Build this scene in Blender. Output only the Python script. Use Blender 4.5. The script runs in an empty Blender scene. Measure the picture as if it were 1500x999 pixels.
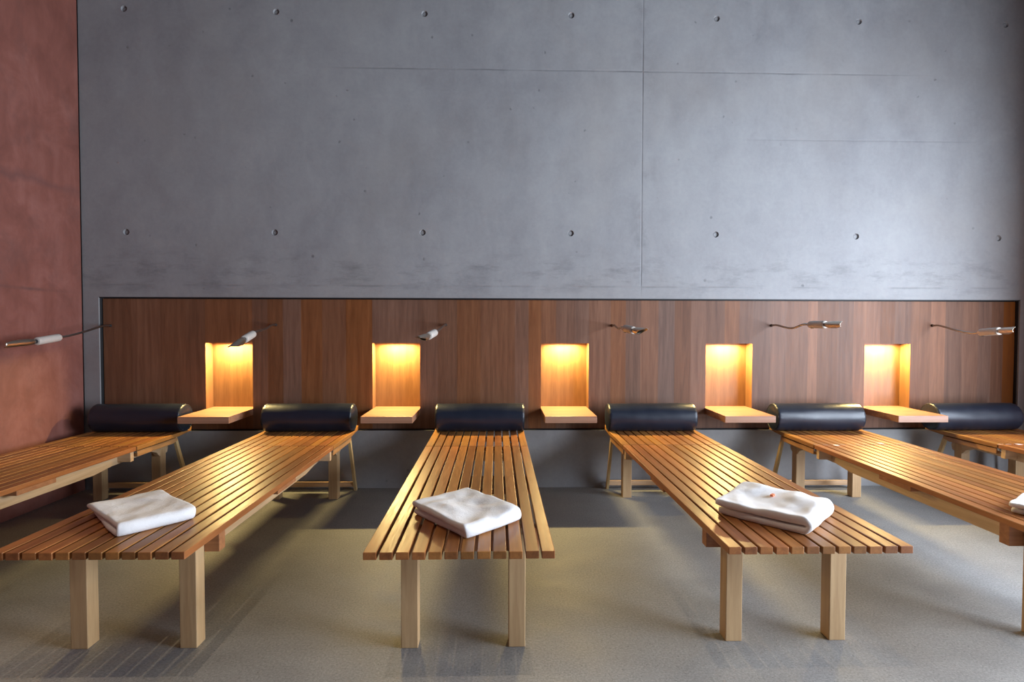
import bpy, bmesh, math, random
from mathutils import Vector, Matrix, noise

random.seed(7)
scene = bpy.context.scene
COL = scene.collection
TAB = 0.443           # height of the lounger decks

# ------------------------------------------------------------------ helpers
def link(o):
    COL.objects.link(o); return o

def tag(o, label=None, cat=None, group=None, kind=None):
    if label: o['label'] = label
    if cat: o['category'] = cat
    if group: o['group'] = group
    if kind: o['kind'] = kind
    return o

def empty(name, loc=(0, 0, 0), rz=0.0):
    o = bpy.data.objects.new(name, None); link(o)
    o.empty_display_size = 0.05
    o.location = loc; o.rotation_euler = (0, 0, rz)
    return o

def obj(name, bm, mat, parent=None, smooth=False, bevel=0.0, seg=2, angle=30):
    bmesh.ops.recalc_face_normals(bm, faces=bm.faces)
    me = bpy.data.meshes.new(name); bm.to_mesh(me); bm.free()
    if smooth:
        for p in me.polygons: p.use_smooth = True
    o = bpy.data.objects.new(name, me); link(o)
    for m in (mat if isinstance(mat, (list, tuple)) else [mat]):
        me.materials.append(m)
    if parent is not None: o.parent = parent
    if bevel:
        md = o.modifiers.new('bevel', 'BEVEL'); md.width = bevel; md.segments = seg
        md.limit_method = 'ANGLE'; md.angle_limit = math.radians(angle)
    return o

def box(bm, x0, x1, y0, y1, z0, z1):
    v = [bm.verts.new(p) for p in ((x0,y0,z0),(x1,y0,z0),(x1,y1,z0),(x0,y1,z0),(x0,y0,z1),(x1,y0,z1),(x1,y1,z1),(x0,y1,z1))]
    for f in ((0,3,2,1),(4,5,6,7),(0,1,5,4),(1,2,6,5),(2,3,7,6),(3,0,4,7)):
        bm.faces.new([v[i] for i in f])

def prism_x(bm, pts, x0, x1):
    """extrude a (y, z) outline along x"""
    a = [bm.verts.new((x0, y, z)) for y, z in pts]
    b = [bm.verts.new((x1, y, z)) for y, z in pts]
    n = len(pts)
    bm.faces.new(a); bm.faces.new(b[::-1])
    for i in range(n):
        bm.faces.new((a[i], b[i], b[(i+1) % n], a[(i+1) % n]))

def frame_of(t, ref=Vector((0, 0, 1))):
    t = t.normalized()
    s = t.cross(ref)
    if s.length < 1e-4: s = t.cross(Vector((1, 0, 0)))
    s.normalize(); n = s.cross(t).normalized()
    return s, n

def catmull(pts, k=10):
    P = [Vector(p) for p in pts]
    P = [P[0]*2-P[1]] + P + [P[-1]*2-P[-2]]
    out = []
    for i in range(1, len(P)-2):
        for j in range(k):
            t = j/k
            a, b, c, d = P[i-1], P[i], P[i+1], P[i+2]
            out.append(0.5*((2*b)+(c-a)*t+(2*a-5*b+4*c-d)*t*t+(3*b-a-3*c+d)*t**3))
    out.append(P[-2]); return out

def tube(bm, pts, rad, n=14, cap=True):
    pts = [Vector(p) for p in pts]
    rings = []
    for i, p in enumerate(pts):
        t = pts[min(i+1, len(pts)-1)] - pts[max(i-1, 0)]
        s, u = frame_of(t)
        r = rad[i] if isinstance(rad, (list, tuple)) else rad
        rings.append([bm.verts.new(p + s*math.cos(2*math.pi*k/n)*r + u*math.sin(2*math.pi*k/n)*r) for k in range(n)])
    for a, b in zip(rings, rings[1:]):
        for k in range(n):
            bm.faces.new((a[k], a[(k+1) % n], b[(k+1) % n], b[k]))
    if cap:
        bm.faces.new(rings[0][::-1]); bm.faces.new(rings[-1])

# ------------------------------------------------------------------ node materials
class NT:
    def __init__(s, name):
        s.m = bpy.data.materials.new(name); s.m.use_nodes = True
        s.t = s.m.node_tree; s.t.nodes.clear()
        s.out = s.t.nodes.new('ShaderNodeOutputMaterial')
        s.b = s.t.nodes.new('ShaderNodeBsdfPrincipled')
        s.t.links.new(s.b.outputs[0], s.out.inputs[0])
        s.co = s.t.nodes.new('ShaderNodeTexCoord').outputs['Object']
    def n(s, kind, **kw):
        d = s.t.nodes.new(kind)
        for k, v in kw.items(): setattr(d, k, v)
        return d
    def setin(s, sock, v):
        if isinstance(v, bpy.types.NodeSocket): s.t.links.new(v, sock)
        else: sock.default_value = v
    def math(s, op, a, b=0.0, c=None, clamp=False):
        d = s.n('ShaderNodeMath', operation=op, use_clamp=clamp)
        s.setin(d.inputs[0], a); s.setin(d.inputs[1], b)
        if c is not None: s.setin(d.inputs[2], c)
        return d.outputs[0]
    def map(s, v, scale=(1, 1, 1), loc=(0, 0, 0)):
        d = s.n('ShaderNodeMapping'); s.setin(d.inputs[0], v)
        d.inputs['Scale'].default_value = scale; d.inputs['Location'].default_value = loc
        return d.outputs[0]
    def noise(s, v, scale, detail=4, rough=0.55, dist=0.0):
        d = s.n('ShaderNodeTexNoise'); s.setin(d.inputs['Vector'], v)
        d.inputs['Scale'].default_value = scale; d.inputs['Detail'].default_value = detail
        d.inputs['Roughness'].default_value = rough; d.inputs['Distortion'].default_value = dist
        return d.outputs[0]
    def ramp(s, f, stops):
        d = s.n('ShaderNodeValToRGB'); s.setin(d.inputs[0], f)
        e = d.color_ramp.elements
        while len(e) < len(stops): e.new(0.5)
        for el, (p, c) in zip(e, stops):
            el.position = p; el.color = (*c, 1) if len(c) == 3 else c
        return d.outputs[0]
    def mix(s, f, a, b, mode='MIX'):
        d = s.n('ShaderNodeMix', data_type='RGBA', blend_type=mode)
        s.setin(d.inputs[0], f)
        s.setin(d.inputs[6], (*a, 1) if isinstance(a, tuple) else a)
        s.setin(d.inputs[7], (*b, 1) if isinstance(b, tuple) else b)
        return d.outputs[2]
    def rng(s, v, a, b, c=0.0, d=1.0):
        q = s.n('ShaderNodeMapRange'); s.setin(q.inputs[0], v)
        for i, x in enumerate((a, b, c, d)): q.inputs[i+1].default_value = x
        return q.outputs[0]
    def sep(s, v):
        d = s.n('ShaderNodeSeparateXYZ'); s.setin(d.inputs[0], v); return d.outputs
    def bump(s, h, strength=0.3, dist=0.002):
        d = s.n('ShaderNodeBump'); d.inputs['Strength'].default_value = strength
        d.inputs['Distance'].default_value = dist; s.setin(d.inputs['Height'], h)
        s.t.links.new(d.outputs[0], s.b.inputs['Normal'])
    def base(s, c): s.setin(s.b.inputs['Base Color'], (*c, 1) if isinstance(c, tuple) else c)
    def rough(s, r): s.setin(s.b.inputs['Roughness'], r)

def wood(name, dark, light, axis='y', rough=0.4, island=0.35, tone_attr=False, fine=1.0):
    t = NT(name)
    sc = {'x': (1.2, 22, 22), 'y': (22, 1.2, 22), 'z': (22, 22, 1.2)}[axis]
    co = t.co
    if island:
        g = t.n('ShaderNodeNewGeometry').outputs['Random Per Island']
        off = t.n('ShaderNodeCombineXYZ')
        t.setin(off.inputs[0], t.math('MULTIPLY', g, 13.0)); t.setin(off.inputs[1], t.math('MULTIPLY', g, 31.0)); t.setin(off.inputs[2], t.math('MULTIPLY', g, 7.0))
        va = t.n('ShaderNodeVectorMath', operation='ADD'); t.setin(va.inputs[0], co); t.setin(va.inputs[1], off.outputs[0])
        co = va.outputs[0]
    a = t.noise(t.map(co, sc), 1.6*fine, 5, 0.6, 0.6)
    b = t.noise(t.map(co, tuple(q*4 for q in sc)), 2.2*fine, 3, 0.6)
    f = t.math('ADD', t.math('MULTIPLY', a, 0.72), t.math('MULTIPLY', b, 0.28))
    c = t.ramp(f, [(0.30, dark), (0.68, light)])
    if tone_attr:
        at = t.n('ShaderNodeAttribute', attribute_name='tone')
        at2 = t.n('ShaderNodeAttribute', attribute_name='hue')
        h = t.n('ShaderNodeHueSaturation'); t.setin(h.inputs['Color'], c)
        t.setin(h.inputs['Value'], at.outputs['Fac'])
        t.setin(h.inputs['Saturation'], at2.outputs['Fac'])
        c = h.outputs[0]
    elif island:
        h = t.n('ShaderNodeHueSaturation'); t.setin(h.inputs['Color'], c)
        t.setin(h.inputs['Value'], t.rng(g, 0, 1, 1-island, 1+island))
        t.setin(h.inputs['Hue'], t.rng(t.math('FRACT', t.math('MULTIPLY', g, 7.31)), 0, 1, 0.488, 0.506))
        c = h.outputs[0]
    t.base(c); t.rough(t.rng(b, 0.3, 0.7, rough-0.06, rough+0.08))
    t.bump(b, 0.12, 0.001)
    return t.m

def plain(name, col, rough=0.5, metal=0.0, nscale=60, namp=0.12, bump=0.1, bdist=0.0005):
    t = NT(name)
    n = t.noise(t.co, nscale, 3)
    t.base(t.mix(n, tuple(c*(1-namp) for c in col), tuple(min(1, c*(1+namp)) for c in col)))
    t.rough(rough); t.b.inputs['Metallic'].default_value = metal
    if bump: t.bump(n, bump, bdist)
    return t.m

def line_mask(t, v, at, half, soft):
    """1 on a thin line where coordinate v is close to `at`"""
    d = t.math('ABSOLUTE', t.math('SUBTRACT', v, at))
    return t.rng(d, half, half+soft, 1.0, 0.0)

def span(t, v, a, b, soft=0.15):
    return t.math('MULTIPLY', t.rng(v, a-soft, a+soft, 0, 1), t.rng(v, b-soft, b+soft, 1, 0))

def concrete():
    t = NT('board_formed_concrete')
    X, Y, Z = t.sep(t.co)
    big = t.noise(t.co, 0.55, 5, 0.6, 0.4)
    mid = t.noise(t.map(t.co, (1.6, 1, 1.0)), 2.6, 6, 0.62, 0.5)
    vert = t.noise(t.map(t.co, (3.2, 1, 0.5)), 3.0, 4, 0.6)
    fine = t.noise(t.co, 38, 4, 0.7)
    f = t.math('ADD', t.math('ADD', t.math('MULTIPLY', big, 0.42), t.math('MULTIPLY', mid, 0.26)), t.math('ADD', t.math('MULTIPLY', vert, 0.06), t.math('ADD', t.math('MULTIPLY', fine, 0.12), t.math('MULTIPLY', t.noise(t.co, 9.5, 6, 0.72, 0.3), 0.14))))
    c = t.ramp(f, [(0.36, (0.215, 0.212, 0.222)), (0.50, (0.285, 0.285, 0.292)), (0.64, (0.35, 0.352, 0.352))])
    warm = t.noise(t.co, 0.9, 4, 0.6)
    c = t.mix(t.rng(warm, 0.48, 0.72, 0, 0.35), c, (0.29, 0.262, 0.235))
    # small pores and dark specks
    v = t.n('ShaderNodeTexVoronoi'); t.setin(v.inputs['Vector'], t.co); v.inputs['Scale'].default_value = 7.5
    jag = t.noise(t.co, 11, 2)
    spot = t.math('MULTIPLY', t.rng(v.outputs[0], 0.05, 0.10, 1, 0), t.rng(jag, 0.52, 0.58, 0, 1))
    v2 = t.n('ShaderNodeTexVoronoi'); t.setin(v2.inputs['Vector'], t.co); v2.inputs['Scale'].default_value = 3.1
    jag2 = t.noise(t.co, 5, 2)
    spot2 = t.math('MULTIPLY', t.rng(v2.outputs[0], 0.02, 0.05, 1, 0), t.rng(jag2, 0.5, 0.54, 0, 1))
    spot = t.math('MAXIMUM', t.math('MULTIPLY', spot, 0.45), t.math('MULTIPLY', spot2, 0.7))
    # formwork joints, partly faded
    wob = t.math('MULTIPLY', t.math('SUBTRACT', t.noise(t.map(t.co, (2, 2, 2)), 2.0, 2), 0.5), 0.02)
    fade = t.rng(t.noise(t.co, 2.3, 4), 0.40, 0.60, 0.25, 1.0)
    jx = t.math('MULTIPLY', line_mask(t, t.math('ADD', X, t.math('MULTIPLY', wob, 0.15)), 1.032, 0.0015, 0.006), t.rng(Z, 1.38, 1.5, 0, 1))
    Zw = t.math('ADD', Z, t.math('MULTIPLY', wob, 0.5))
    j1 = t.math('MULTIPLY', line_mask(t, Zw, 2.998, 0.001, 0.007), span(t, X, -1.0, 2.85, 0.35))
    j2 = t.math('MULTIPLY', t.math('MULTIPLY', line_mask(t, Zw, 1.458, 0.001, 0.009), span(t, X, -2.9, 3.7, 0.2)), t.rng(t.noise(t.map(t.co, (1, 1, .2)), 2.8, 4), 0.44, 0.58, 0, 1))
    j3 = t.math('MULTIPLY', t.math('MULTIPLY', line_mask(t, Zw, 2.523, 0.001, 0.008), span(t, X, 1.9, 3.4, 0.2)), 0.32)
    j = t.math('MAXIMUM', t.math('MAXIMUM', t.math('MULTIPLY', jx, t.math('MAXIMUM', fade, 0.55)), t.math('MULTIPLY', j1, fade)), t.math('MAXIMUM', t.math('MULTIPLY', j2, 0.7), j3))
    # grey bleeding in a band above the panel and beside the vertical joint
    band = t.math('MULTIPLY', span(t, Z, 1.42, 1.68, 0.08), t.rng(t.noise(t.map(t.co, (1, 1, 3)), 3.3, 6, 0.7), 0.50, 0.68, 0, 0.45))
    side = t.math('MULTIPLY', span(t, X, 0.98, 1.10, 0.05), t.rng(t.noise(t.map(t.co, (1, 1, .7)), 4.3, 5, 0.7), 0.50, 0.66, 0, 0.45))
    dirt = t.math('MAXIMUM', t.math('MAXIMUM', band, side), t.math('MAXIMUM', spot, t.math('MULTIPLY', j, 0.55)))
    c = t.mix(dirt, c, (0.085, 0.085, 0.09))
    t.base(c); t.rough(t.rng(mid, 0.3, 0.7, 0.55, 0.72))
    h = t.math('SUBTRACT', t.math('ADD', t.math('MULTIPLY', fine, 0.35), t.math('MULTIPLY', mid, 0.8)), t.math('MULTIPLY', t.math('MAXIMUM', j, spot), 1.5))
    t.bump(h, 0.35, 0.004)
    return t.m

def red_plaster():
    t = NT('red_pigmented_concrete')
    X, Y, Z = t.sep(t.co)
    big = t.noise(t.co, 0.9, 5, 0.6, 0.3)
    mid = t.noise(t.map(t.co, (1, 1.5, 1)), 3.2, 6, 0.65, 0.6)
    streak = t.noise(t.map(t.co, (1, 5.5, 0.6)), 3.0, 5, 0.65)
    f = t.math('ADD', t.math('ADD', t.math('MULTIPLY', big, 0.45), t.math('MULTIPLY', mid, 0.43)), t.math('MULTIPLY', streak, 0.12))
    c = t.ramp(f, [(0.36, (0.150, 0.046, 0.031)), (0.5, (0.225, 0.076, 0.054)), (0.64, (0.31, 0.122, 0.095))])
    dark = t.rng(t.noise(t.map(t.co, (1, 1.2, 1.0), (3, 1, 2)), 2.6, 6, 0.7), 0.52, 0.68, 0, 0.45)
    c = t.mix(dark, c, (0.13, 0.055, 0.045))
    # long rising tide mark
    wob = t.math('MULTIPLY', t.math('SUBTRACT', t.noise(t.co, 3.0, 4), 0.5), 0.22)
    d = t.math('SUBTRACT', t.math('ADD', Z, wob), t.math('SUBTRACT', 2.07, t.math('MULTIPLY', Y, 0.05)))
    m = t.math('MULTIPLY', t.rng(t.math('ABSOLUTE', d), 0.0, 0.045, 0.55, 0.0), t.rng(Y, -0.5, 0.0, 1, 0.6))
    c = t.mix(m, c, (0.12, 0.05, 0.045))
    l = t.math('MULTIPLY', line_mask(t, t.math('ADD', Z, t.math('MULTIPLY', wob, 0.12)), 1.40, 0.002, 0.012), t.math('MULTIPLY', t.rng(Y, -0.45, -0.3, 0.85, 0.15), t.rng(t.noise(t.co, 3.1, 3), 0.36, 0.46, 0.3, 1)))
    c = t.mix(l, c, (0.10, 0.05, 0.045))
    t.base(c); t.rough(0.62); t.bump(t.math('ADD', mid, streak), 0.25, 0.004)
    return t.m

def floor_mat():
    t = NT('ground_concrete_floor')
    big = t.noise(t.co, 0.8, 5, 0.6, 0.3)
    mid = t.noise(t.map(t.co, (1, 1.6, 1)), 4.0, 5, 0.6)
    grit = t.noise(t.co, 170, 3, 0.75)
    grit2 = t.noise(t.co, 420, 2, 0.8)
    f = t.math('ADD', t.math('ADD', t.math('MULTIPLY', big, 0.36), t.math('MULTIPLY', mid, 0.20)), t.math('ADD', t.math('MULTIPLY', grit, 0.28), t.math('MULTIPLY', grit2, 0.16)))
    c = t.ramp(f, [(0.36, (0.185, 0.183, 0.178)), (0.50, (0.262, 0.258, 0.248)), (0.64, (0.34, 0.335, 0.32))])
    v = t.n('ShaderNodeTexVoronoi'); t.setin(v.inputs['Vector'], t.co); v.inputs['Scale'].default_value = 95
    sel = t.rng(t.noise(t.co, 60, 2), 0.52, 0.60, 0, 1)
    hv = t.n('ShaderNodeHueSaturation'); t.setin(hv.inputs['Color'], c)
    t.setin(hv.inputs['Value'], t.math('MULTIPLY', t.rng(t.noise(t.co, 120, 2, 0.6), 0.3, 0.7, 0.78, 1.22), t.rng(grit2, 0.3, 0.7, 0.86, 1.14)))
    c = hv.outputs[0]
    c = t.mix(t.math('MULTIPLY', t.rng(v.outputs[0], 0.14, 0.30, 0.7, 0), sel), c, (0.07, 0.068, 0.068))
    sel2 = t.rng(t.noise(t.map(t.co, (1, 1, 1), (5, 3, 1)), 47, 2), 0.60, 0.66, 0, 1)
    c = t.mix(t.math('MULTIPLY', t.rng(v.outputs[0], 0.10, 0.22, 0.6, 0), sel2), c, (0.52, 0.50, 0.46))
    t.base(c); t.rough(t.rng(mid, 0.3, 0.7, 0.52, 0.62)); t.bump(grit, 0.12, 0.001)
    return t.m

def leather():
    t = NT('black_leather')
    v = t.n('ShaderNodeTexVoronoi'); t.setin(v.inputs['Vector'], t.co); v.inputs['Scale'].default_value = 420
    n = t.noise(t.co, 9, 3)
    t.base(t.mix(n, (0.007, 0.010, 0.019), (0.014, 0.019, 0.034)))
    t.rough(t.rng(n, 0.3, 0.7, 0.32, 0.42))
    t.b.inputs['Specular IOR Level'].default_value = 0.5
    t.bump(t.math('ADD', t.math('MULTIPLY', v.outputs[0], 0.15), n), 0.25, 0.003)
    return t.m

def terry():
    t = NT('white_terry_cloth')
    n = t.noise(t.co, 330, 3, 0.8); m = t.noise(t.co, 30, 4, 0.6)
    t.base(t.mix(n, (0.80, 0.79, 0.79), (0.92, 0.915, 0.915)))
    t.rough(0.95)
    t.b.inputs['Sheen Weight'].default_value = 0.35
    t.b.inputs['Sheen Roughness'].default_value = 0.6
    t.bump(t.math('ADD', n, t.math('MULTIPLY', m, 1.5)), 0.6, 0.004)
    return t.m

M = {}
M['concrete'] = concrete()
M['red'] = red_plaster()
M['floor'] = floor_mat()
M['deck'] = wood('oiled_teak_slats', (0.200, 0.076, 0.019), (0.395, 0.168, 0.042), 'y', 0.38, 0.28)
M['under'] = wood('oiled_teak_board', (0.24, 0.10, 0.035), (0.42, 0.20, 0.075), 'x', 0.45, 0.12)
M['under_y'] = wood('oiled_teak_rail', (0.27, 0.115, 0.042), (0.46, 0.225, 0.088), 'y', 0.42, 0.12)
M['pale'] = wood('pale_larch_leg', (0.40, 0.25, 0.11), (0.58, 0.41, 0.205), 'z', 0.5, 0.10)
M['pale_y'] = wood('pale_larch_rail', (0.42, 0.27, 0.14), (0.62, 0.44, 0.26), 'y', 0.5, 0.08)
M['pale_x'] = wood('pale_larch_bar', (0.44, 0.28, 0.14), (0.64, 0.45, 0.26), 'x', 0.5, 0.08)
M['panel'] = wood('walnut_veneer_panel', (0.118, 0.044, 0.019), (0.222, 0.095, 0.044), 'z', 0.52, 0, tone_attr=True)
for _n in M['panel'].node_tree.nodes:
    if _n.type == 'BSDF_PRINCIPLED': _n.inputs['Specular IOR Level'].default_value = 0.35
M['niche'] = wood('veneer_niche_lining', (0.155, 0.070, 0.028), (0.27, 0.135, 0.055), 'z', 0.42, 0.06)
M['shelf'] = wood('veneer_shelf', (0.25, 0.125, 0.065), (0.39, 0.22, 0.13), 'x', 0.38, 0.05)
M['leather'] = leather()
M['piping'] = plain('leather_piping', (0.016, 0.017, 0.021), 0.4)
M['terry'] = terry()
M['black'] = plain('black_gap_shade_and_metal', (0.02, 0.021, 0.023), 0.55)
M['chrome'] = plain('brushed_chrome', (0.42, 0.41, 0.40), 0.32, 1.0, namp=0.05)
M['brass'] = plain('satin_nickel_scoop', (0.50, 0.44, 0.36), 0.34, 1.0, namp=0.06)
M['cream'] = plain('cream_plastic_handle', (0.56, 0.51, 0.45), 0.42, namp=0.03)
M['orange'] = plain('orange_thread_tag', (0.75, 0.22, 0.10), 0.8)
M['label'] = plain('pale_pink_patch', (0.80, 0.62, 0.62), 0.5)
M['ceiling'] = plain('ceiling_concrete', (0.07, 0.07, 0.072), 0.8, nscale=3)
M['frame'] = plain('dark_window_frame', (0.03, 0.03, 0.032), 0.5)
te = NT('niche_lamp_glow'); te.base((0.9, 0.8, 0.6))
te.b.inputs['Emission Color'].default_value = (1.0, 0.66, 0.28, 1); te.b.inputs['Emission Strength'].default_value = 25
M['glow'] = te.m

# ------------------------------------------------------------------ the room
XL, XR, YF, ZC = -2.938, 3.935, -7.6, 4.45
PX0, PX1, PZ0, PZ1 = -2.83, 3.846, 0.417, 1.373      # recess that holds the wood panel
REC = 0.03
NX = [(-2.103, -1.768), (-0.911, -0.567), (0.311, 0.660), (1.522, 1.868), (2.706, 3.051)]
NZ0, NZ1, NY = 0.572, 1.047, 0.135

bm = bmesh.new()
box(bm, XL-0.3, XR+0.3, YF-0.3, 0.3, -0.2, 0.0)
tag(obj('floor', bm, M['floor']), kind='structure')
bm = bmesh.new()
box(bm, XL-0.3, XR+0.3, YF-0.3, 0.3, ZC, ZC+0.2)
tag(obj('ceiling', bm, M['ceiling']), kind='structure')

# back wall: plane y=0 with a recess for the panel and round tie holes
holes = [(-2.628, 1.830), (-1.590, 1.834), (-0.543, 1.840), (0.520, 1.842), (1.574, 1.840), (2.607, 1.832), (3.668, 1.826),
         (-2.620, 3.384), (-1.567, 3.379), (-0.526, 3.382), (0.516, 3.388), (1.562, 3.381), (2.597, 3.376), (3.68, 3.37)]
HR, HC = 0.022, 0.032
bm = bmesh.new()
xs = sorted({XL, XR, PX0, PX1} | {h[0]-HC for h in holes} | {h[0]+HC for h in holes})
zs = sorted({0.0, ZC, PZ0, PZ1} | {h[1]-HC for h in holes} | {h[1]+HC for h in holes})
vc = {}
def gv(x, y, z):
    k = (round(x, 5), round(y, 5), round(z, 5))
    if k not in vc: vc[k] = bm.verts.new((x, y, z))
    return vc[k]
for i in range(len(xs)-1):
    for j in range(len(zs)-1):
        x0, x1, z0, z1 = xs[i], xs[i+1], zs[j], zs[j+1]
        cx, cz = (x0+x1)/2, (z0+z1)/2
        if PX0 < cx < PX1 and PZ0 < cz < PZ1: continue
        hit = [h for h in holes if abs(h[0]-cx) < 2e-3 and abs(h[1]-cz) < 2e-3 and x1-x0 < 2.1*HC]
        if not hit:
            inside = [h for h in holes if abs(h[0]-cx) < HC and abs(h[1]-cz) < HC]
            if inside: continue
            bm.faces.new((gv(x0, 0, z0), gv(x1, 0, z0), gv(x1, 0, z1), gv(x0, 0, z1)))
for (hx, hz) in holes:
    n = 24
    sq, c0, c1, c2 = [], [], [], []
    for k in range(n):
        a = math.pi/4 + 2*math.pi*k/n
        ca, sa = math.cos(a), math.sin(a); q = max(abs(ca), abs(sa))
        sq.append(bm.verts.new((hx+ca/q*HC, 0, hz+sa/q*HC)))
        c0.append(bm.verts.new((hx+ca*HR, 0, hz+sa*HR)))
        c1.append(bm.verts.new((hx+ca*HR*0.82, 0.014, hz+sa*HR*0.82)))
        c2.append(bm.verts.new((hx+ca*HR*0.45, 0.011, hz+sa*HR*0.45)))
    for k in range(n):
        l = (k+1) % n
        for A, B in ((sq, c0), (c0, c1), (c1, c2)):
            bm.faces.new((A[k], A[l], B[l], B[k]))
    bm.faces.new(c2)
D = 0.05      # depth of the concrete reveal round the panel
for (a, b) in (((PX0, PZ0), (PX1, PZ0)), ((PX1, PZ0), (PX1, PZ1)), ((PX1, PZ1), (PX0, PZ1)), ((PX0, PZ1), (PX0, PZ0))):
    bm.faces.new([bm.verts.new(p) for p in ((a[0], 0, a[1]), (b[0], 0, b[1]), (b[0], D, b[1]), (a[0], D, a[1]))])
# concrete behind the recess and outer thickness
box(bm, XL-0.2, XR+0.2, 0.19, 0.35, 0.0, ZC)
box(bm, XL-0.2, PX0, 0.05, 0.19, 0.0, ZC)
box(bm, PX1, XR+0.2, 0.05, 0.19, 0.0, ZC)
box(bm, PX0, PX1, 0.05, 0.19, PZ1, ZC)
box(bm, PX0, PX1, 0.05, 0.19, 0.0, PZ0)
tag(obj('wall_back', bm, M['concrete']), kind='structure')

bm = bmesh.new(); box(bm, XL-0.25, XL, YF, -0.008, 0.0, ZC)
tag(obj('wall_left', bm, M['red'], bevel=0.004), kind='structure')
# right wall with its tall window opening (outside the frame)
WY0, WY1, WZ0, WZ1 = -4.3, -1.20, 0.20, 2.40
bm = bmesh.new()
box(bm, XR, XR+0.25, YF, WY0, 0, ZC); box(bm, XR, XR+0.25, WY1, 0, 0, ZC)
box(bm, XR, XR+0.25, WY0, WY1, 0, WZ0); box(bm, XR, XR+0.25, WY0, WY1, WZ1, ZC)
tag(obj('wall_right', bm, M['red']), kind='structure')
bm = bmesh.new()
for y in (WY0+0.03, (WY0*2+WY1)/3, (WY0+2*WY1)/3, WY1-0.03):
    box(bm, XR+0.15, XR+0.2, y-0.03, y+0.03, WZ0, WZ1)
box(bm, XR+0.15, XR+0.2, WY0, WY1, WZ0, WZ0+0.06); box(bm, XR+0.15, XR+0.2, WY0, WY1, WZ1-0.06, WZ1)
tag(obj('window_1', bm, M['frame']), kind='structure')
bm = bmesh.new(); box(bm, XL-0.25, XR+0.25, YF-0.2, YF, 0, ZC)
tag(obj('wall_front', bm, M['ceiling']), kind='structure')

# ------------------------------------------------------------------ wood panel
panel = empty('wall_panel', ((PX0+PX1)/2, REC, PZ0))
tag(panel, 'long dark walnut wood panel of vertical boards set into the concrete wall', 'wall panel')
G = 0.010
edges = [PX0+G]
named = {-2.60: 1, -2.36: 1}
rnd = random.Random(11)
marks = [-2.62, -2.42, -2.24, -2.103, -1.768, -1.66, -1.55, -1.42, -1.27, -1.10, -0.911, -0.567, -0.44, -0.30, -0.13, 0.0, 0.12, 0.22, 0.311,
         0.42, 0.56, 0.70, 0.82, 0.93, 1.04, 1.17, 1.29, 1.41, 1.522, 1.66, 1.77, 1.868, 2.00, 2.12, 2.28, 2.35, 2.50, 2.62, 2.706, 2.82, 2.93, 3.051, 3.20, 3.31, 3.44, 3.56, 3.66, 3.75]
edges = sorted(set(edges + marks + [v for p in NX for v in p] + [PX1-G]))
tones = {}
for i in range(len(edges)-1):
    c = (edges[i]+edges[i+1])/2
    v, s = rnd.uniform(0.84, 1.12), rnd.uniform(0.80, 1.08)
    if 2.28 < c < 2.35: v, s = 1.38, 0.95
    if 2.62 < c < 2.72: v, s = 1.22, 0.95
    if 2.72 < c < 2.83: v, s = 1.30, 0.95
    if 3.20 < c < 3.31: v, s = 1.38, 0.95
    if 3.72 < c: v, s = 1.05, 1.35
    if 1.17 < c < 1.29: v, s = 0.84, 0.75
    if -1.10 < c < -0.9: v, s = 1.12, 1.1
    tones[i] = (v, s)
bm = bmesh.new()
tl = bm.faces.layers.float.new('tone_f'); hl = bm.faces.layers.float.new('hue_f')
pz = [PZ0+0.008, NZ0, NZ1, PZ1-0.012]
cxp, cyp, czp = panel.location
faces = []
for i in range(len(edges)-1):
    for j in range(3):
        x0, x1 = edges[i], edges[i+1]
        c = (x0+x1)/2
        if j == 1 and any(a < c < b for a, b in NX): continue
        vs = [bm.verts.new((x-cxp, 0, z-czp)) for x, z in ((x0, pz[j]), (x1, pz[j]), (x1, pz[j+1]), (x0, pz[j+1]))]
        f = bm.faces.new(vs); faces.append((f, tones[i]))
me = bpy.data.meshes.new('boards')
for f, (v, s) in faces: f[tl] = v; f[hl] = s
# outer edge thickness
for (x0, x1, z0, z1) in ((PX0+G, PX1-G, pz[0], pz[0]), (PX0+G, PX1-G, pz[3], pz[3]), (PX0+G, PX0+G, pz[0], pz[3]), (PX1-G, PX1-G, pz[0], pz[3])):
    if z0 == z1: P = ((x0, 0, z0), (x1, 0, z0), (x1, 0.018, z0), (x0, 0.018, z0))
    else: P = ((x0, 0, z0), (x0, 0, z1), (x0, 0.018, z1), (x0, 0.018, z0))
    f = bm.faces.new([bm.verts.new((a-cxp, b, c-czp)) for a, b, c in P]); f[tl] = 0.9; f[hl] = 1.0
bm.to_mesh(me); bm.free()
ta = me.attributes.new('tone', 'FLOAT', 'FACE'); ha = me.attributes.new('hue', 'FLOAT', 'FACE')
for k in range(len(me.polygons)):
    ta.data[k].value = me.attributes['tone_f'].data[k].value
    ha.data[k].value = me.attributes['hue_f'].data[k].value
me.materials.append(M['panel'])
bo = bpy.data.objects.new('boards', me); link(bo); bo.parent = panel
bm = bmesh.new()
for x0, x1, z0, z1 in ((PX0, PX1, PZ1-0.006, PZ1-0.0005), (PX0, PX1, PZ0+0.0005, PZ0+0.004)):
    box(bm, x0-cxp, x1-cxp, -0.026, -0.001, z0-czp, z1-czp)
box(bm, PX0+0.0005-cxp, PX0+0.004-cxp, -0.018, 0.012, PZ0-czp, PZ1-czp)
box(bm, PX1-0.004-cxp, PX1-0.0005-cxp, -0.018, 0.012, PZ0-czp, PZ1-czp)
tag(obj('gap_shade_strip', bm, M['black'], panel), 'thin black strip standing in for the shadow gap round the panel')  # black strips put the shade of the recess gap into colour
bm = bmesh.new()
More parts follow.
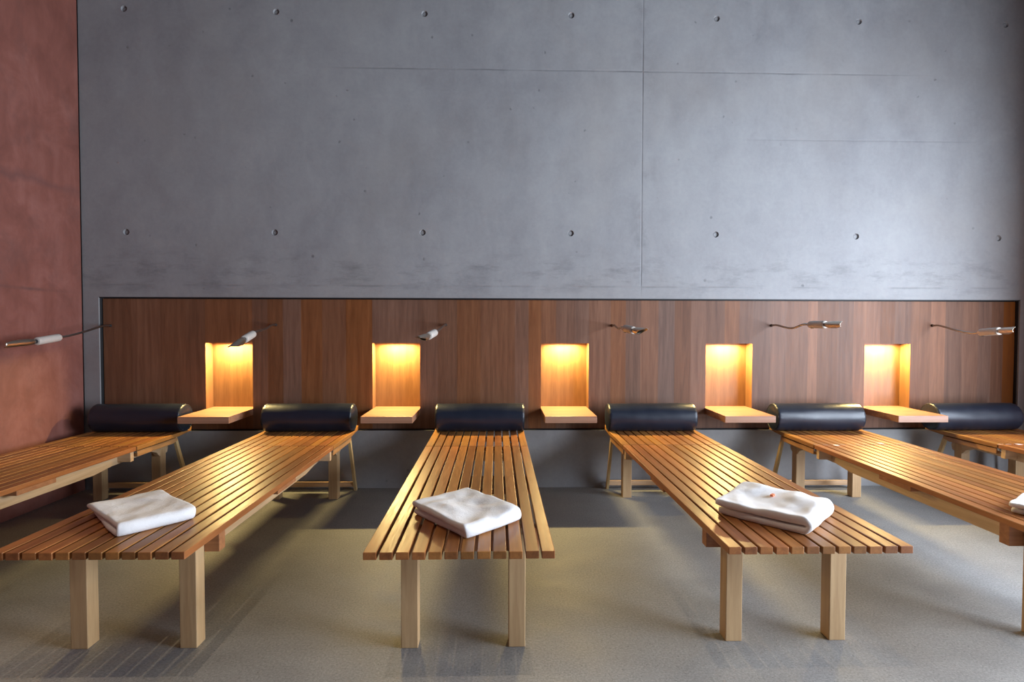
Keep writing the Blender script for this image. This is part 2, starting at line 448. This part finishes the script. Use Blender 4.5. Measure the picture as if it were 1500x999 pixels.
# dark backing behind the shadow gap, with openings left for the niches
xs2 = [PX0] + [v for p in NX for v in (p[0]-0.02, p[1]+0.02)] + [PX1]
for i in range(0, len(xs2), 2): box(bm, xs2[i]-cxp, xs2[i+1]-cxp, 0.019, 0.022, PZ0-czp, PZ1-czp)
for a, b in NX:
    box(bm, a-0.02-cxp, b+0.02-cxp, 0.019, 0.022, PZ0-czp, NZ0-0.05-czp); box(bm, a-0.02-cxp, b+0.02-cxp, 0.019, 0.022, NZ1+0.046-czp, PZ1-czp)
obj('backing', bm, M['black'], panel)

# ------------------------------------------------------------------ niches with shelf and hidden lamp
niche_words = ['lit wood niche with shelf beside the leftmost lounger, reading lamp head across its corner',
               'glowing wood niche with shelf to the left of the middle lounger',
               'glowing wood niche with shelf to the right of the middle lounger',
               'glowing wood niche with shelf between the fourth and fifth loungers from the left',
               'lit wood niche with shelf nearest the right end of the panel']
for i, (a, b) in enumerate(NX):
    c = (a+b)/2; w = (b-a)/2
    n = empty('wall_niche', (c, REC, NZ0))
    tag(n, niche_words[i], 'niche', 'glowing niches in the wood panel')
    y1 = NY-REC; h = NZ1-NZ0; th = 0.015
    bm = bmesh.new(); box(bm, -w-th, w+th, y1, y1+0.012, -0.045, h+0.03+th)
    obj('back_board', bm, M['niche'], n)
    for s in (-1, 1):
        bm = bmesh.new(); box(bm, min(s*w, s*(w+th)), max(s*w, s*(w+th)), 0.001, y1, 0.0, h)
        obj('side_board', bm, M['niche'], n)
    bm = bmesh.new(); box(bm, -w-th, w+th, 0.001, y1, h+0.03, h+0.03+th)
    obj('top_board', bm, M['niche'], n)
    bm = bmesh.new(); box(bm, -w+0.001, w-0.001, -0.362, y1, -0.045, 0.0)
    obj('shelf', bm, M['shelf'], n, bevel=0.0015)
    bm = bmesh.new(); box(bm, -0.11, 0.11, 0.034, 0.056, h+0.012, h+0.0299)
    lf = obj('lamp_housing', bm, M['chrome'], n)
    bm = bmesh.new(); box(bm, -0.10, 0.10, 0.039, 0.051, h+0.009, h+0.0119)
    obj('lamp_diffuser', bm, M['glow'], lf)
    L = bpy.data.lights.new('niche_light', 'AREA'); L.shape = 'RECTANGLE'; L.size = 0.20; L.size_y = 0.014
    L.energy = 17.5; L.color = (1.0, 0.74, 0.29)
    lo = bpy.data.objects.new('niche_light', L); link(lo)
    lo.location = (0, 0.045, h+0.006); lo.parent = n
    lo.rotation_euler = (math.radians(-16), 0, 0)

# ------------------------------------------------------------------ loungers
W, SL, NS = 0.62, 0.0430, 12
L1, LT = 1.586, 2.175
INS, LW, LD = 0.0843, 0.061, 0.059
def make_lounger(n_seed):
    r = random.Random(n_seed)
    t = empty('slatted_lounger')
    pitch = (W-SL)/(NS-1)
    bm = bmesh.new()
    jit = [r.uniform(-0.0008, 0.0008) for _ in range(NS)]
    for i in range(NS):
        x = i*pitch + jit[i]*(0 < i < NS-1)
        box(bm, x, x+SL, r.uniform(-0.0015, 0.0015), L1, TAB-0.025, TAB)
    obj('seat_slats', bm, M['deck'], t, bevel=0.0022)
    bm = bmesh.new()
    for i in range(NS):
        x = i*pitch + jit[i]*(0 < i < NS-1)
        y0 = L1+0.008
        top = [(y0, TAB)] + [(LT-0.12+0.12*k/8, TAB+0.021*(k/8)**2) for k in range(0, 9)]
        prism_x(bm, [(y0, TAB-0.025)] + top + [(LT, TAB-0.012), (LT-0.16, TAB-0.025)], x, x+SL)
    obj('headrest_slats', bm, M['deck'], t, bevel=0.0018, angle=40)
    # legs
    for y in (0.2201, 1.955):
        for s in (0, 1):
            x = INS if s == 0 else W-INS-LW
            bm = bmesh.new(); box(bm, x, x+LW, y, y+LD, 0.0, TAB-0.0255 if y < 1 else 0.362)
            obj('leg', bm, M['pale'], t, bevel=0.0025)
    # side rails
    for s in (0, 1):
        x = INS+0.002 if s == 0 else W-INS-LW+0.027
        bm = bmesh.new()
        pts = [(0.326, TAB-0.026), (0.326, 0.330), (1.36, 0.330), (1.50, 0.346), (1.86, 0.350), (1.92, 0.330), (1.95, 0.300), (1.99, 0.296), (2.035, 0.312), (2.045, 0.345), (2.03, 0.372), (1.60, 0.374), (1.58, TAB-0.026)]
        prism_x(bm, pts, x, x+0.032)
        obj('side_rail', bm, M['pale_y'], t, bevel=0.002)
    # cross boards under the slats
    for nm, y0, y1, z0, mat, ins in (('front_crossboard', 0.280, 0.325, 0.330, 'under', 0.030), ('middle_crossboard', 0.78, 1.005, 0.392, 'under', 0.012), ('rear_crossboard', 1.545, 1.575, 0.360, 'pale_x', 0.008)):
        bm = bmesh.new(); box(bm, ins, W-ins, y0, y1, z0, TAB-0.0255)
        obj(nm, bm, M[mat], t, bevel=0.002)
    # headrest frame
    for s in (0, 1):
        x = 0.006 if s == 0 else W-0.006-0.024
        bm = bmesh.new()
        prism_x(bm, [(1.605, 0.412), (1.605, 0.378), (1.97, 0.380), (2.02, 0.392), (2.02, 0.412)], x, x+0.024)
        obj('headrest_rail', bm, M['under_y'], t, bevel=0.003)
        bm = bmesh.new(); tube(bm, [(x-0.002, 1.590, 0.408), (x+0.027, 1.590, 0.408)], 0.007, 12)
        box(bm, x+0.004, x+0.020, 1.578, 1.604, 0.405, 0.417)
        obj('hinge', bm, M['chrome'], t)
    bm = bmesh.new(); box(bm, 0.031, W-0.031, 1.64, 1.69, 0.395, TAB-0.0255); box(bm, 0.031, W-0.031, 1.94, 1.99, 0.395, TAB-0.0255)
    obj('headrest_batten', bm, M['under'], t, bevel=0.002)
    # folding prop: two slender legs joined by a bar
    y0, z0, y1, z1 = 2.012, 0.403, 2.172, 0.0
    for s in (0, 1):
        x = 0.010 if s == 0 else W-0.010-0.018
        bm = bmesh.new()
        pts = []
        dy, dz = y1-y0, z1-z0; ln = math.hypot(dy, dz); ny, nz = -dz/ln, dy/ln
        wt, wb = 0.013, 0.019
        for k in range(7):
            a = math.pi*k/6
            pts.append((y0 + ny*wt*math.cos(a) - dy/ln*wt*math.sin(a), z0 + nz*wt*math.cos(a) - dz/ln*wt*math.sin(a)))
        pts += [(y1-wb*1.05, 0.0), (y1+wb*0.95, 0.0)]
        prism_x(bm, pts, x, x+0.018)
        obj('prop_leg', bm, M['pale'], t, bevel=0.0015)
    k = 0.048/0.403
    yb = y1+(y0-y1)*k
    bm = bmesh.new(); box(bm, 0.028, W-0.028, yb-0.011, yb+0.011, 0.031, 0.065)
    obj('prop_bar', bm, M['pale_x'], t, bevel=0.002)
    return t

def copy_tree(o, parent=None):
    c = o.copy(); link(c)
    if parent is not None: c.parent = parent
    for ch in o.children: copy_tree(ch, c)
    return c

LX = [(-2.812, -2.2150, -0.012), (-1.6291, -2.2141, -0.0055), (-0.4349, -2.2342, 0.0035), (0.7632, -2.2119, -0.0025), (1.932, -2.2217, -0.015), (3.130, -2.2250, 0.008)]
BX = (-2.446, -1.300, -0.126, 1.066, 2.236, 3.362)
lounger_words = ['teak slatted lounger along the red wall, front end cut off by the left frame edge',
                 'teak slatted lounger with a thin flat towel on its front end, second from the left',
                 'middle teak slatted lounger seen straight on with a folded towel',
                 'teak slatted lounger running down to the right, puffy folded towel on its front end',
                 'teak slatted lounger second from the right whose front end and towel leave the frame',
                 'teak slatted lounger at the far right, only its head end in view']
protos = make_lounger(3)
loungers = []
for i, (x, y, rz) in enumerate(LX):
    o = protos if i == 0 else copy_tree(protos)
    o.location = (x, y, 0); o.rotation_euler = (0, 0, rz)
    tag(o, lounger_words[i], 'lounger', 'slatted wooden loungers in a row')
    loungers.append(o)

# ------------------------------------------------------------------ bolsters
def make_bolster():
    t = empty('bolster')
    R, HL = 0.0955, 0.303
    def ring_body(name, prof, mat, closed_ends=False):
        bm = bmesh.new(); n = 56
        rings = []
        for (x, r) in prof:
            rg = []
            for k in range(n):
                a = 2*math.pi*k/n
                rr = r
                y, z = math.cos(a)*rr, math.sin(a)*rr
                d = noise.noise(Vector((x*5, math.cos(a)*1.5, math.sin(a)*1.5)))*0.0022*min(1, r/0.05)
                ends = math.exp(-((HL-abs(x))/0.03)**2)
                d += 0.0014*math.sin(a*17+x*3)*ends*min(1, r/0.07)
                y += math.cos(a)*d; z += math.sin(a)*d
                if z < -R*0.955: z = -R*0.955
                rg.append(bm.verts.new((x, y, z+R*0.955)))
            rings.append(rg)
        for a_, b_ in zip(rings, rings[1:]):
            for k in range(n): bm.faces.new((a_[k], a_[(k+1) % n], b_[(k+1) % n], b_[k]))
        if closed_ends == 'last': bm.faces.new(rings[-1])
        return obj(name, bm, mat, t, smooth=True)
    body = [(-HL+0.0, R-0.010)] + [(-HL+0.010*(1-math.cos(q)), R-0.010+0.010*math.sin(q)) for q in (0.5, 1.0, 1.57)] + [(-HL+0.02+(2*HL-0.04)*k/30, R+0.0008*math.sin(math.pi*k/30)) for k in range(31)]
    body += [(HL-0.010*(1-math.cos(q)), R-0.010+0.010*math.sin(q)) for q in (1.57, 1.0, 0.5)] + [(HL, R-0.010)]
    ring_body('roll_cover', body, M['leather'])
    for s in (-1, 1):
        ring_body('end_cap', [(s*HL, R-0.010), (s*(HL+0.003), R-0.018), (s*(HL+0.006), R*0.6), (s*(HL+0.007), R*0.3), (s*(HL+0.0072), 0.004)], M['leather'], 'last')
        bm = bmesh.new(); n = 56
        pts = []
        for k in range(n+1):
            a = 2*math.pi*k/n
            pts.append((s*(HL-0.001), math.cos(a)*(R-0.008), max(math.sin(a)*(R-0.008), -R*0.955+0.003)+R*0.955))
        tube(bm, pts, 0.0026, 8, cap=False)
        obj('piping', bm, M['piping'], t, smooth=True)
    return t

bol_words = ['black leather bolster at the head of the lounger by the red wall',
             'black leather bolster at the head of the second lounger from the left',
             'black leather bolster at the head of the middle lounger',
             'navy-sheened black leather bolster just left of the fourth niche shelf, on the fourth lounger',
             'black leather bolster between the two rightmost niche shelves',
             'black leather bolster at the far right below the end of the wood panel']
pb = make_bolster()
for i, (x, y, rz) in enumerate(LX):
    o = pb if i == 0 else copy_tree(pb)
    c = Matrix.Rotation(rz, 4, 'Z') @ Vector((W/2, 0, 0))
    yb = (-0.152, -0.148, -0.150, -0.152, -0.156, -0.150)[i]
    dx = -math.sin(rz)*(yb-y)
    o.location = (BX[i], yb, TAB+0.0035); o.rotation_euler = (0, 0, rz)
    tag(o, bol_words[i], 'bolster', 'black leather bolsters on the lounger heads')

# ------------------------------------------------------------------ folded towels
def towel(name, front, right, left, h, seed, amp, label, pairs=2):
    """front/right/left: corners on the deck; the smooth fold runs front->right, the layered edge front->left"""
    F, Rr, Lf = (Vector((*p, 0)) for p in (front, right, left))
    ea = (Rr-F); wa = ea.length; ea.normalize()
    eb = (Lf-F); lb = eb.length; eb.normalize()
    root = empty(name, (F.x, F.y, TAB+0.0006))
    r = random.Random(seed)
    so = Vector((seed*3.1, seed*1.7, 0))
    th = h/2*0.94; cr = h/2-th/2
    path = []                                  # (b, z, nb, nz)
    nb = 26
    for k in range(nb): path.append((lb*(1-0.02) - (lb-h*0.55)*k/nb, th/2, 0, -1))
    for k in range(13):
        a = -math.pi/2 - math.pi*k/12
        path.append((h*0.53 + math.cos(a)*cr*1.2, h/2 + math.sin(a)*cr, math.cos(a), math.sin(a)))
    for k in range(1, nb+1): path.append((h*0.53 + (lb-h*0.55)*k/nb, h-th/2, 0, 1))
    m = 44
    prof = []
    for k in range(m):                          # stadium: flat width with round edges
        a = 2*math.pi*k/m
        ca, sa = math.cos(a), math.sin(a)
        px = math.copysign(abs(ca)**0.18, ca); pz = math.copysign(abs(sa)**0.55, sa)
        prof.append((px, pz))
    # even spacing across the width
    prof = []
    q = 16
    for k in range(q+1): prof.append((-0.93+1.86*k/q, 1.0))
    for k in range(1, 6): a = math.pi/2*(1-2*k/6); prof.append((0.93+0.07*math.cos(a), math.sin(a)))
    for k in range(q+1): prof.append((0.93-1.86*k/q, -1.0))
    for k in range(1, 6): a = -math.pi/2+math.pi*k/6; prof.append((-0.93-0.07*math.cos(a), math.sin(a)))
    bm = bmesh.new(); rings = []
    nP = len(path)
    for i, (b, z, pnb, pnz) in enumerate(path):
        s = i/(nP-1)
        shift = 0.010*(0.5-s) + 0.005*math.sin(s*9+seed)
        tt = th/2
        endf = 1.0
        e = min(i, nP-1-i)
        if e < 3: endf = (0.55, 0.85, 0.96)[e]
        rg = []
        for (u, v) in prof:
            a_ = wa/2 + u*wa/2 + shift*1.0
            bb = b + pnb*v*tt*endf; zz = z + pnz*v*tt*endf
            p = ea*a_ + eb*bb
            k = noise.noise(Vector((p.x*7, p.y*7, zz*10))+so)*amp + noise.noise(Vector((p.x*19, p.y*19, zz*20))+so)*amp*0.45
            top = max(0.0, zz/h)
            # the pile sags towards its middle and open side
            cent = math.exp(-(((a_-wa*0.5)/(wa*0.36))**2 + ((bb-lb*0.5)/(lb*0.36))**2))
            zz = zz*(1 + 0.0*cent) + top*(k*1.6 - amp*0.5*cent) - top*0.10*h*max(0, bb/lb)
            out = ea*(k*0.8*(1 if u > 0 else -1)*abs(u)**6)
            corner = (abs(u)**5)*(1-min(1, max(0, bb)/0.05))**2
            p = p + out + eb*(corner*0.013) + eb*(k*0.6)
            zz = max(0.0, zz)
            rg.append(bm.verts.new((p.x, p.y, zz)))
        rings.append(rg)
    n = len(prof)
    for a_, b_ in zip(rings, rings[1:]):
        for k in range(n): bm.faces.new((a_[k], a_[(k+1) % n], b_[(k+1) % n], b_[k]))
    bm.faces.new(rings[0][::-1]); bm.faces.new(rings[-1])
    o = obj('towel_fold', bm, M['terry'], root, smooth=True)
    sb = o.modifiers.new('sub', 'SUBSURF'); sb.levels = 1; sb.render_levels = 1
    tag(root, label, 'towel', 'folded white towels on the loungers')
    return root, ea, eb

towel('folded_towel', (-1.296, -2.105), (-1.130, -1.912), (-1.590, -1.830), 0.046, 2, 0.0045, 'thin flat white towel with crisp folded edge on the lounger second from the left')
towel('folded_towel', (-0.105, -2.150), (0.098, -1.955), (-0.340, -1.858), 0.056, 5, 0.008, 'folded white towel lying on the middle lounger')
tw, ea, eb = towel('folded_towel', (1.085, -2.140), (1.300, -1.925), (0.842, -1.875), 0.070, 9, 0.011, 'thick puffy white towel with a tiny orange tag')
towel('folded_towel', (2.225, -2.150), (2.45, -1.99), (2.005, -1.885), 0.044, 4, 0.005, 'white towel half cut off by the right frame edge')
bm = bmesh.new()
p = ea*0.19 + eb*0.20
for dx in (0,):
    vs = [p + ea*a + eb*b for a, b in ((-0.012, -0.006), (0.012, -0.006), (0.012, 0.006), (-0.012, 0.006))]
    lo_ = [bm.verts.new((v.x, v.y, 0.060)) for v in vs]; hi_ = [bm.verts.new((v.x, v.y, 0.0675)) for v in vs]
    bm.faces.new(lo_[::-1]); bm.faces.new(hi_)
    for k in range(4): bm.faces.new((lo_[k], lo_[(k+1) % 4], hi_[(k+1) % 4], hi_[k]))
tag(obj('tag', bm, M['orange'], tw, bevel=0.001), 'tiny orange tag')

# small pale pink patches laid on the slats of two loungers
for li, pts in ((4, ((2.09, -0.655), (2.375, -0.600))), (5, ((3.235, -0.64),))):
    x, y, rz = LX[li]
    for wx, wy in pts:
        v = Matrix.Rotation(-rz, 4, 'Z') @ Vector((wx-x, wy-y, 0))
        k = round((v.x-SL/2)/((W-SL)/(NS-1)))*((W-SL)/(NS-1))+SL/2
        bm = bmesh.new(); box(bm, k-0.015, k+0.015, v.y-0.012, v.y+0.012, TAB+0.0003, TAB+0.0012)
        tag(obj('patch', bm, M['label'], loungers[li]), 'small pale pink sticker')

# ------------------------------------------------------------------ reading lamps on flexible arms
def reading_lamp(pts, roll, label, sag=0.0):
    A, H0, H1, T = (Vector(p) for p in pts)
    root = empty('reading_lamp', A)
    def loc(p): return Vector(p)-A
    bm = bmesh.new()
    tube(bm, [(0, -0.001, 0), (0, -0.008, 0), (0, -0.012, 0)], [0.010, 0.010, 0.008], 20)
    obj('wall_socket', bm, M['black'], root, smooth=False)
    d = (H1-H0).normalized()
    L = (H0-A).length
    p1 = A.lerp(H0, 0.16) + (Vector((0, -1, 0))*L*0.16 - (H0-A)*0.16)*0.6 + Vector((0, 0, 0.002))
    p2 = A.lerp(H0, 0.55) + Vector((0, 0, -sag))
    p3 = H0 - d*L*0.16
    bm = bmesh.new()
    tube(bm, [loc(p) for p in catmull([A+Vector((0, -0.008, 0)), p1, p2, p3, H0+d*0.006], 10)], 0.0072, 12)
    obj('flexible_arm', bm, M['chrome'], root, smooth=True)
    # handle
    s, u = frame_of(d)
    hl = (H1-H0).length
    bm = bmesh.new()
    ks = [(0, 0.010), (0.004, 0.018), (0.012, 0.0225), (0.03, 0.0235), (hl-0.006, 0.0235), (hl-0.002, 0.0225), (hl, 0.019)]
    tube(bm, [loc(H0+d*a) for a, _ in ks], [r for _, r in ks], 28)
    hd = obj('handle', bm, M['cream'], root, smooth=True)
    # switch slot facing the camera side
    side = (s*math.cos(roll[0]) + u*math.sin(roll[0])).normalized()
    c = H0 + d*0.035 + side*0.0225
    w2 = d.cross(side)
    bm = bmesh.new()
    vs0 = [loc(c + d*a + w2*b) for a, b in ((-0.011, -0.005), (0.011, -0.005), (0.011, 0.005), (-0.011, 0.005))]
    lo_ = [bm.verts.new(v) for v in vs0]; hi_ = [bm.verts.new(v+side*0.0035) for v in vs0]
    bm.faces.new(lo_[::-1]); bm.faces.new(hi_)
    for k in range(4): bm.faces.new((lo_[k], lo_[(k+1) % 4], hi_[(k+1) % 4], hi_[k]))
    obj('switch', bm, M['black'], hd, bevel=0.001)
    # neck and scoop
    dt = (T-H1).normalized(); tl_ = (T-H1).length
    bm = bmesh.new()
    tube(bm, [loc(H1-d*0.004), loc(H1+dt*0.012), loc(H1+dt*0.045), loc(H1+dt*0.050)], [0.012, 0.012, 0.010, 0.007], 18)
    obj('neck', bm, M['black'], root, smooth=True)
    s2, u2 = frame_of(dt)
    back = (s2*math.cos(roll[1]) + u2*math.sin(roll[1])).normalized()
    sd = dt.cross(back).normalized()
    bm = bmesh.new(); nr, na = 18, 20; g = []
    for i in range(nr+1):
        f = i/nr
        q = max(0.0, (f-0.22)/0.78)
        A_ = math.pi*(1-0.50*min(1, q*2.2)) * (1-0.45*max(0, q-0.55)/0.45)
        rr = 0.0205*(0.80+0.20*min(1, f*5))
        cc = H1 + dt*(0.022 + (tl_-0.022)*f)
        g.append([bm.verts.new(loc(cc + back*math.cos(-A_+2*A_*k/na)*rr + sd*math.sin(-A_+2*A_*k/na)*rr)) for k in range(na+1)])
    for i in range(nr):
        for k in range(na): bm.faces.new((g[i][k], g[i][k+1], g[i+1][k+1], g[i+1][k]))
    o = obj('reflector', bm, M['brass'], root, smooth=True)
    so = o.modifiers.new('sol', 'SOLIDIFY'); so.thickness = 0.0016; so.offset = 0
    tag(root, label, 'reading lamp', 'flexible reading lamps on the wood panel')

Yh = (-0.47, -0.65, -0.87)
PI = math.pi
reading_lamp([(-2.769, REC, 1.169), (-2.738, Yh[0], 1.096), (-2.738, Yh[1], 1.075), (-2.744, Yh[2], 1.063)], (PI*0.0+0.2, PI*1.12), 'reading lamp in front of the red wall, scoop head at the left frame edge', 0.0)
reading_lamp([(-1.600, REC, 1.177), (-1.544, Yh[0], 1.120), (-1.518, Yh[1], 1.090), (-1.495, Yh[2], 1.038)], (-0.4, PI*0.45), 'reading lamp drooping across the corner of the leftmost niche', 0.0)
reading_lamp([(-0.381, REC, 1.180), (-0.403, Yh[0], 1.131), (-0.420, Yh[1], 1.112), (-0.453, Yh[2], 1.093)], (-0.9, PI*0.5), 'reading lamp above the bolster of the middle lounger, pointing left', 0.0)
reading_lamp([(0.832, REC, 1.178), (0.808, Yh[0], 1.160), (0.821, Yh[1], 1.148), (0.838, Yh[2], 1.142)], (-1.2, PI*0.5), 'reading lamp just right of the third niche, pointing right', 0.012)
reading_lamp([(2.007, REC, 1.181), (2.008, Yh[0], 1.187), (2.004, Yh[1], 1.186), (1.980, Yh[2], 1.184)], (-1.5, PI*0.1), 'reading lamp between the two rightmost niches', 0.022)
reading_lamp([(3.209, REC, 1.183), (3.130, Yh[0], 1.138), (3.096, Yh[1], 1.149), (2.998, Yh[2], 1.155)], (-1.5, PI*0.1), 'reading lamp nearest the right end of the wood panel', 0.008)

# ------------------------------------------------------------------ light
def area(name, loc, rot, sx, sy, e, col, spread=180):
    L = bpy.data.lights.new(name, 'AREA'); L.shape = 'RECTANGLE'; L.size = sx; L.size_y = sy
    L.energy = e; L.color = col; L.spread = math.radians(spread)
    o = bpy.data.objects.new(name, L); link(o); o.location = loc; o.rotation_euler = rot
    return o
# daylight through the window in the right wall
area('window_daylight', (XR+0.10, (WY0+WY1)/2, (WZ0+WZ1)/2), (0, math.radians(90), 0), WZ1-WZ0, WY1-WY0, 490, (0.76, 0.86, 1.0))
# ceiling spots above the front ends of the loungers
for x, e in ((-2.35, 95), (-0.92, 125), (0.82, 125), (2.40, 120)):
    S = bpy.data.lights.new('ceiling_spot', 'SPOT'); S.energy = e; S.color = (1.0, 0.80, 0.58)
    S.spot_size = math.radians(42); S.spot_blend = 0.8; S.shadow_soft_size = 0.03
    o = bpy.data.objects.new('ceiling_spot', S); link(o); o.location = (x, -2.75, ZC-0.06)
    o.rotation_euler = (math.radians(-2), 0, 0)

w = bpy.data.worlds.new('world'); scene.world = w; w.use_nodes = True
w.node_tree.nodes['Background'].inputs[0].default_value = (0.55, 0.65, 0.85, 1)
w.node_tree.nodes['Background'].inputs[1].default_value = 0.3

# ------------------------------------------------------------------ camera
F, YAW, PITCH, ROLL, CH, CD = 815.035, 0.0245, 0.0268, 0.0024, 1.1725, 4.0141
cam = bpy.data.cameras.new('camera'); cam.sensor_width = 36; cam.sensor_fit = 'HORIZONTAL'; cam.lens = F*36/1500
co = bpy.data.objects.new('camera', cam); link(co)
fwd = Vector((math.sin(YAW)*math.cos(PITCH), math.cos(YAW)*math.cos(PITCH), -math.sin(PITCH)))
right = fwd.cross(Vector((0, 0, 1))).normalized(); up = right.cross(fwd)
cr_, sr_ = math.cos(ROLL), math.sin(ROLL)
r2 = right*cr_ - up*sr_ * -1
r2 = right*cr_ + up*sr_; u2 = up*cr_ - right*sr_
mat = Matrix(((r2.x, u2.x, -fwd.x, 0), (r2.y, u2.y, -fwd.y, -CD), (r2.z, u2.z, -fwd.z, CH), (0, 0, 0, 1)))
co.matrix_world = mat
cam.clip_start = 0.05; cam.clip_end = 50
scene.camera = co

vs = scene.view_settings
vs.view_transform = 'Standard'; vs.look = 'None'; vs.gamma = 1.0; vs.use_curve_mapping = False; vs.exposure = 0.0
scene.cycles.use_denoising = True
scene.cycles.max_bounces = 8
scene.cycles.diffuse_bounces = 5
scene.cycles.sample_clamp_indirect = 6
